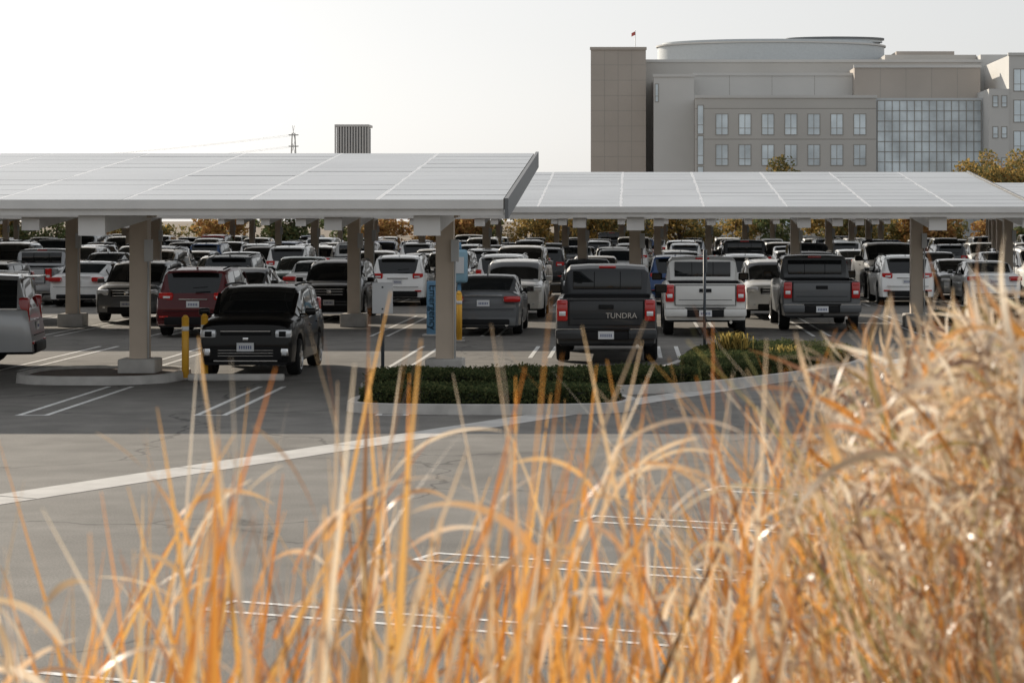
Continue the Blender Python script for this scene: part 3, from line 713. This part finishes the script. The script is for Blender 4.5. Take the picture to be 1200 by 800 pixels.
# ------------------------------------------------------------ trees
LM={'olive':leafmat('leaf_olive',(.19,.18,.08)),'gold':leafmat('leaf_gold',(.48,.33,.12)),'green':leafmat('leaf_green',(.12,.15,.07)),'rust':leafmat('leaf_rust',(.38,.21,.09))}
bark=mat('bark',(.12,.09,.07),.9,var=.2,vscale=5)
def tree_meshes(w1,w2,seed,h_=7.5,cr=2.6,lo=.55):
    rr=random.Random(seed); mb=MB(); mb.rod((0,0,0),(0.05,0,h_*.38),.17,.12,bark,8)
    ends=[]
    for i in range(8 if lo>.3 else 14):
        a=i*.8+rr.random(); z0=h_*rr.uniform(.28,.45) if lo>.3 else h_*.12; e=Vector((math.cos(a)*cr*rr.uniform(.4,.75),math.sin(a)*cr*rr.uniform(.4,.75),h_*rr.uniform(lo,.85)))
        mb.rod((.03,0,z0),e,.08,.025,bark,6,False); ends.append(e)
    mb.rod((.05,0,h_*.38),(0,0,h_*.85),.12,.03,bark,6,False); ends.append(Vector((0,0,h_*.9)))
    tm=mb
    pts=[]
    for e in ends*3:
        c=np.array(e)+rng.normal(0,cr*.18,3); r=cr*rr.uniform(.22,.42); m=rr.randint(60,110)
        p=rng.normal(size=(m,3)); p/=np.linalg.norm(p,axis=1)[:,None]; p*=r*rng.uniform(.5,1,m)[:,None]**.5; p[:,2]*=.75; pts.append(c+p)
    pts=np.vstack(pts); pts[:,2]=np.abs(pts[:,2]); n=len(pts)
    a=rng.normal(size=(n,3)); a/=np.linalg.norm(a,axis=1)[:,None]; b=np.cross(a,rng.normal(size=(n,3))); b/=np.linalg.norm(b,axis=1)[:,None]; s=.15*rng.uniform(.6,1.4,n)[:,None]
    v=np.stack([pts-a*s,pts-b*s*.6,pts+a*s,pts+b*s*.6],1).reshape(-1,3)
    for i in range(n): tm.add(v[4*i:4*i+4].tolist(),[(0,1,2,3)],LM[w1] if rr.random()<.65 else LM[w2])
    return tm.mesh('tree_mesh')
TM=[tree_meshes('olive','gold',1,cr=2.9),tree_meshes('gold','olive',2,cr=2.9),tree_meshes('rust','gold',3,6.5,2.9),tree_meshes('green','olive',4,8.5,3),tree_meshes('gold','rust',5,7,2.8)]
SM=[tree_meshes('olive','gold',11,4.2,2.3,.15),tree_meshes('gold','olive',12,4.4,2.4,.15),tree_meshes('rust','gold',13,4,2.2,.15),tree_meshes('green','olive',14,4.2,2.4,.15)]
def tree(x,y,me,s_=1,name='tree'):
    o=bpy.data.objects.new(name,me); COL.objects.link(o); o.location=(x,y,0); o.rotation_euler=(0,0,random.uniform(0,6.28)); o.scale=(s_,s_,s_*random.uniform(.9,1.1))
for i in range(54):
    x=-78+i*2.8; tree(x+random.uniform(-1.2,1.2),random.uniform(171,178),random.choice([SM[0],SM[1],SM[1],SM[2],SM[3],SM[0]]),random.uniform(.8,1.05),'shrub_tree')
for px,py,i in((916,186,0),(910,191,0),(1150,192,1),(1160,188,0),(1168,190,2),(1174,186,2),(1185,190,1),(1196,190,1),(1206,192,0),(1215,188,2)):
    Y=285+random.uniform(-6,6); tree((px-740)/2640*Y,Y,TM[i],(2.85+(258-py)/2640*Y)/7.5)

# ------------------------------------------------------------ bank + foreground dry grass
mb=MB(); nx,ny=60,40; vs=[]
def bankz(x,y):
    f=max(0,min(1,(7.2-y)/5.2)); f=f*f*(3-2*f); return 1.25*f+.04*math.sin(x*3+y*2)*f
for j_ in range(ny+1):
    for i_ in range(nx+1):
        x=-14+28*i_/nx; y=-8+15.4*j_/ny; vs.append((x,y,bankz(x,y)-.01+(.0 if y<7.2 else -.02)))
mb.add(vs,[(j_*(nx+1)+i_,j_*(nx+1)+i_+1,(j_+1)*(nx+1)+i_+1,(j_+1)*(nx+1)+i_) for j_ in range(ny) for i_ in range(nx)],M['earth'],True)
mb.obj('grass_bank')

gm=bpy.data.materials.new('dry_grass_blade'); gm.use_nodes=True; nt=gm.node_tree
for n in list(nt.nodes): nt.nodes.remove(n)
out=nd(nt,'ShaderNodeOutputMaterial'); mx=nd(nt,'ShaderNodeMixShader'); d_=nd(nt,'ShaderNodeBsdfDiffuse'); t_=nd(nt,'ShaderNodeBsdfTranslucent'); at=nd(nt,'ShaderNodeAttribute',attribute_name='Col')
gl=nd(nt,'ShaderNodeBsdfGlossy'); gl.inputs['Roughness'].default_value=.35; m2=nd(nt,'ShaderNodeMixShader'); m2.inputs[0].default_value=.10
nt.links.new(at.outputs['Color'],d_.inputs[0]); nt.links.new(at.outputs['Color'],t_.inputs[0]); mx.inputs[0].default_value=.5
nt.links.new(d_.outputs[0],mx.inputs[1]); nt.links.new(t_.outputs[0],mx.inputs[2]); nt.links.new(mx.outputs[0],m2.inputs[1]); nt.links.new(gl.outputs[0],m2.inputs[2]); nt.links.new(m2.outputs[0],out.inputs[0])

class Grass:
    def __init__(s): s.v=[];s.f=[];s.c=[]
    def blade(s,root,height,lean,az,width,droop,c0,c1,tw=0,curl=0,n=12,cf=5):
        root=Vector(root); dh=Vector((math.cos(az),math.sin(az),0)); side=Vector((-dh.y,dh.x,0)); base=len(s.v)
        th=random.uniform(-.7,.7); cd=random.uniform(0,6.28); c8=random.uniform(.7,1.3)
        for i in range(n+1):
            t=i/n
            p=root+Vector((0,0,height*(t-droop*t**4)))+dh*(lean*t**2.0+droop*height*.55*t**4)+side*curl*math.sin(t*cf+cd)*t
            p+=Vector((math.cos(cd),math.sin(cd),0))*curl*.6*math.sin(t*cf*1.7*c8+cd)*t*t
            a=th+tw*t; wv=Vector((math.cos(a),math.sin(a)*.7,.15*math.sin(a*2)))
            w=width*.5*(1-t**3.0)*(.75+.25*math.sin(math.pi*min(1,t*1.3)))+.0004
            s.v+= [tuple(p-wv*w),tuple(p+wv*w)]
            k=min(1,t*1.1)**1.5; c=[c0[q]*(1-k)+c1[q]*k for q in range(3)]; s.c+=[(*c,1)]*2
        for i in range(n): s.f.append((base+2*i,base+2*i+1,base+2*i+3,base+2*i+2))
    def arc(s,start,d0,length,bend,width,c0,c1,n=14,tw=1.5):
        p=Vector(start); d=Vector(d0).normalized(); base=len(s.v); th=random.uniform(-.8,.8); st=length/n; ax=d.cross(Vector((0,0,-1)))
        if ax.length<.05: ax=Vector((0,1,0))
        ax.normalize()
        R=Matrix.Rotation(bend/n,3,ax)
        for i in range(n+1):
            t=i/n; a=th+tw*t; side=ax*math.cos(a)+d.cross(ax)*math.sin(a)
            w=width*.5*(1-t**2.5)*(.6+.4*min(1,t*4))+.0004
            s.v+=[tuple(p-side*w),tuple(p+side*w)]; c=[c0[q]*(1-t)+c1[q]*t for q in range(3)]; s.c+=[(*c,1)]*2
            p=p+d*st; d=R@d
        for i in range(n): s.f.append((base+2*i,base+2*i+1,base+2*i+3,base+2*i+2))
    def obj(s,name):
        me=bpy.data.meshes.new(name); me.from_pydata(s.v,[],s.f); ca=me.color_attributes.new('Col','FLOAT_COLOR','POINT')
        ca.data.foreach_set('color',np.array(s.c,dtype=np.float32).ravel()); me.materials.append(gm)
        me.polygons.foreach_set('use_smooth',[True]*len(s.f)); me.update()
        o=bpy.data.objects.new(name,me); COL.objects.link(o); return o
ORG=[(.72,.30,.05),(.80,.38,.08),(.60,.22,.04),(.84,.48,.14)]
BEI=[(.74,.58,.40),(.82,.70,.53),(.64,.48,.29),(.90,.82,.68)]
GRN=[(.20,.23,.07),(.32,.32,.11),(.38,.32,.10)]
BRN=[(.17,.075,.03),(.28,.13,.05)]
def var(c,a=.16):
    k=random.uniform(1-a,1+a); return tuple(x*k for x in c)
def envl(px):
    return float(np.interp(px,[-80,0,60,150,200,260,330,400,450,520,600,700,760,860,900,960,1000,1100,1200,1300],[540,520,600,540,460,455,500,385,420,500,420,400,450,420,420,460,400,370,350,330]))
G=Grass()
clumps=[(20,13),(90,7),(200,28),(265,25),(345,18),(420,29),(465,15),(540,20),(620,27),(700,27),(780,24),(860,27),(930,16)]
for cpx,cn in clumps:
    for i in range(cn):
        Y=random.uniform(2.1,3.4); px=cpx+random.gauss(0,30)
        top=envl(px)+abs(random.gauss(0,1))*150+random.uniform(-10,30)
        zt=2.85-(top-258)/2640*Y; z0=1.15; x=(px-740)/2640*Y
        lean=abs(random.gauss(.10,.17))
        az=random.choice([0,0,math.pi])+random.gauss(0,.5)
        r=random.random()
        if r<.48: c0=var(random.choice(GRN+ORG));c1=var(random.choice(ORG))
        elif r<.82: c0=var(random.choice(ORG+GRN));c1=var(random.choice(BEI))
        else: c0=var(random.choice(GRN));c1=var(random.choice(BRN+ORG))
        G.blade((x-lean*math.cos(az)*.8,Y,z0),(zt-z0)*1.05,lean,az,random.uniform(.011,.023),random.choice([0,0,.03,.08,.2]),c0,c1,tw=random.uniform(-1.6,1.6),curl=random.uniform(0,.04))
for i in range(640):
    Y=random.uniform(1.9,3.8); px=random.choice(clumps)[0]+random.gauss(0,42) if random.random()<.7 else random.uniform(100,1100)
    top=random.uniform(580,880)
    zt=2.85-(top-258)/2640*Y; x=(px-740)/2640*Y; z0=1.15; az=random.choice([0,math.pi])+random.gauss(0,.6)
    c=random.choice([ORG,ORG,BEI,GRN,GRN,BRN]); G.blade((x,Y,z0),zt-z0,random.gauss(0,.16),az,random.uniform(.009,.024),random.choice([0,.05,.15,.3]),var(random.choice(c)),var(random.choice(ORG+ORG+BEI)),tw=random.uniform(-2.5,2.5),curl=random.uniform(0,.04))
for i in range(85):
    Y=random.uniform(2.3,3.5); px=random.choice(clumps)[0]+random.gauss(0,30)
    top=envl(px)+80+abs(random.gauss(0,1))*140
    z=2.85-(top-258)/2640*Y; x=(px-740)/2640*Y; sgn=random.choice([-1,1])
    G.arc((x,Y,z-.08),(sgn*random.uniform(.15,.6),random.uniform(-.3,.3),1),random.uniform(.10,.22),random.uniform(.8,2.2),random.uniform(.006,.012),var(random.choice(ORG+BEI)),var(random.choice(BEI)),tw=random.uniform(-2,2))
G.obj('dry_reed_grass')
G=Grass()
BB=BEI+BEI+ORG+BRN+BRN+GRN[1:]
base_=lambda px: float(np.interp(px,[840,920,960,1010,1080,1200,1400],[740,640,550,435,400,375,350]))
for i in range(2900):
    Y=random.uniform(2.4,4.7); px=1270-abs(random.gauss(0,1))*180+random.uniform(-20,120)
    if px<860: continue
    x=(px-740)/2640*Y
    top=base_(px)+abs(random.gauss(0,1))*200
    zt=2.85-(top-258)/2640*Y; z0=1.1; az=random.gauss(math.pi,1.4)
    G.blade((x+random.gauss(.05,.1),Y,z0),max(.3,zt-z0),abs(random.gauss(.14,.28)),az,random.uniform(.005,.013),random.choice([0,0,.1,.25,.45]),var(random.choice(BB)),var(random.choice(BB)),tw=random.uniform(-7,7),curl=random.uniform(.02,.10),n=18,cf=random.uniform(5,14))
for i in range(2100):
    Y=random.uniform(2.4,4.4); px=1270-abs(random.gauss(0,1))*180+random.uniform(-20,120)
    if px<880: continue
    top=base_(px)+10+abs(random.gauss(0,1))*200; z=2.85-(top-258)/2640*Y; x=(px-740)/2640*Y; sgn=random.choice([-1,-1,1])
    G.arc((x,Y,z-.03),(sgn*random.uniform(.1,1.0),random.uniform(-.5,.5),random.uniform(.3,1)),random.uniform(.07,.20),random.uniform(-2.0,3.6),random.uniform(.004,.010),var(random.choice(BB)),var(random.choice(BEI+BEI+BRN)),n=10,tw=random.uniform(-5,5))
G.obj('dry_ornamental_grass')

# ------------------------------------------------------------ light, world, camera
sd=Vector((-5.3,7.0,3.25)).normalized()
el=math.asin(sd.z); az=math.atan2(sd.x,sd.y)
sl=bpy.data.lights.new('sun','SUN'); sl.energy=5.0; sl.angle=math.radians(.5); sl.color=(1,.89,.74)
so=bpy.data.objects.new('sun',sl); COL.objects.link(so); so.rotation_euler=(-sd).to_track_quat('-Z','Y').to_euler(); so.location=(-50,60,40)
W_=bpy.data.worlds.new('World'); S.world=W_; W_.use_nodes=True; nt=W_.node_tree
bg=nt.nodes['Background']; sky=nd(nt,'ShaderNodeTexSky',sky_type='NISHITA'); sky.sun_disc=False; sky.sun_elevation=el; sky.sun_rotation=az%(2*math.pi); sky.dust_density=2.0; sky.air_density=1.0; sky.ozone_density=3.0
ga=nd(nt,'ShaderNodeGamma'); ga.inputs['Gamma'].default_value=.42
hs=nd(nt,'ShaderNodeHueSaturation'); hs.inputs['Saturation'].default_value=.26; hs.inputs['Value'].default_value=2.48
nt.links.new(sky.outputs[0],ga.inputs['Color']); nt.links.new(ga.outputs[0],hs.inputs['Color']); nt.links.new(hs.outputs[0],bg.inputs[0]); bg.inputs[1].default_value=.15
cd=bpy.data.cameras.new('camera'); co=bpy.data.objects.new('camera',cd); COL.objects.link(co); S.camera=co
co.location=(0,0,2.85); co.rotation_euler=(math.radians(90),0,0)
cd.lens=79.2; cd.sensor_width=36; cd.shift_x=-140/1200; cd.shift_y=-142/1200; cd.clip_start=.1; cd.clip_end=8000
cd.dof.use_dof=True; cd.dof.focus_distance=50; cd.dof.aperture_fstop=11.5
S.view_settings.view_transform='Standard'; S.view_settings.look='None'; S.view_settings.exposure=0
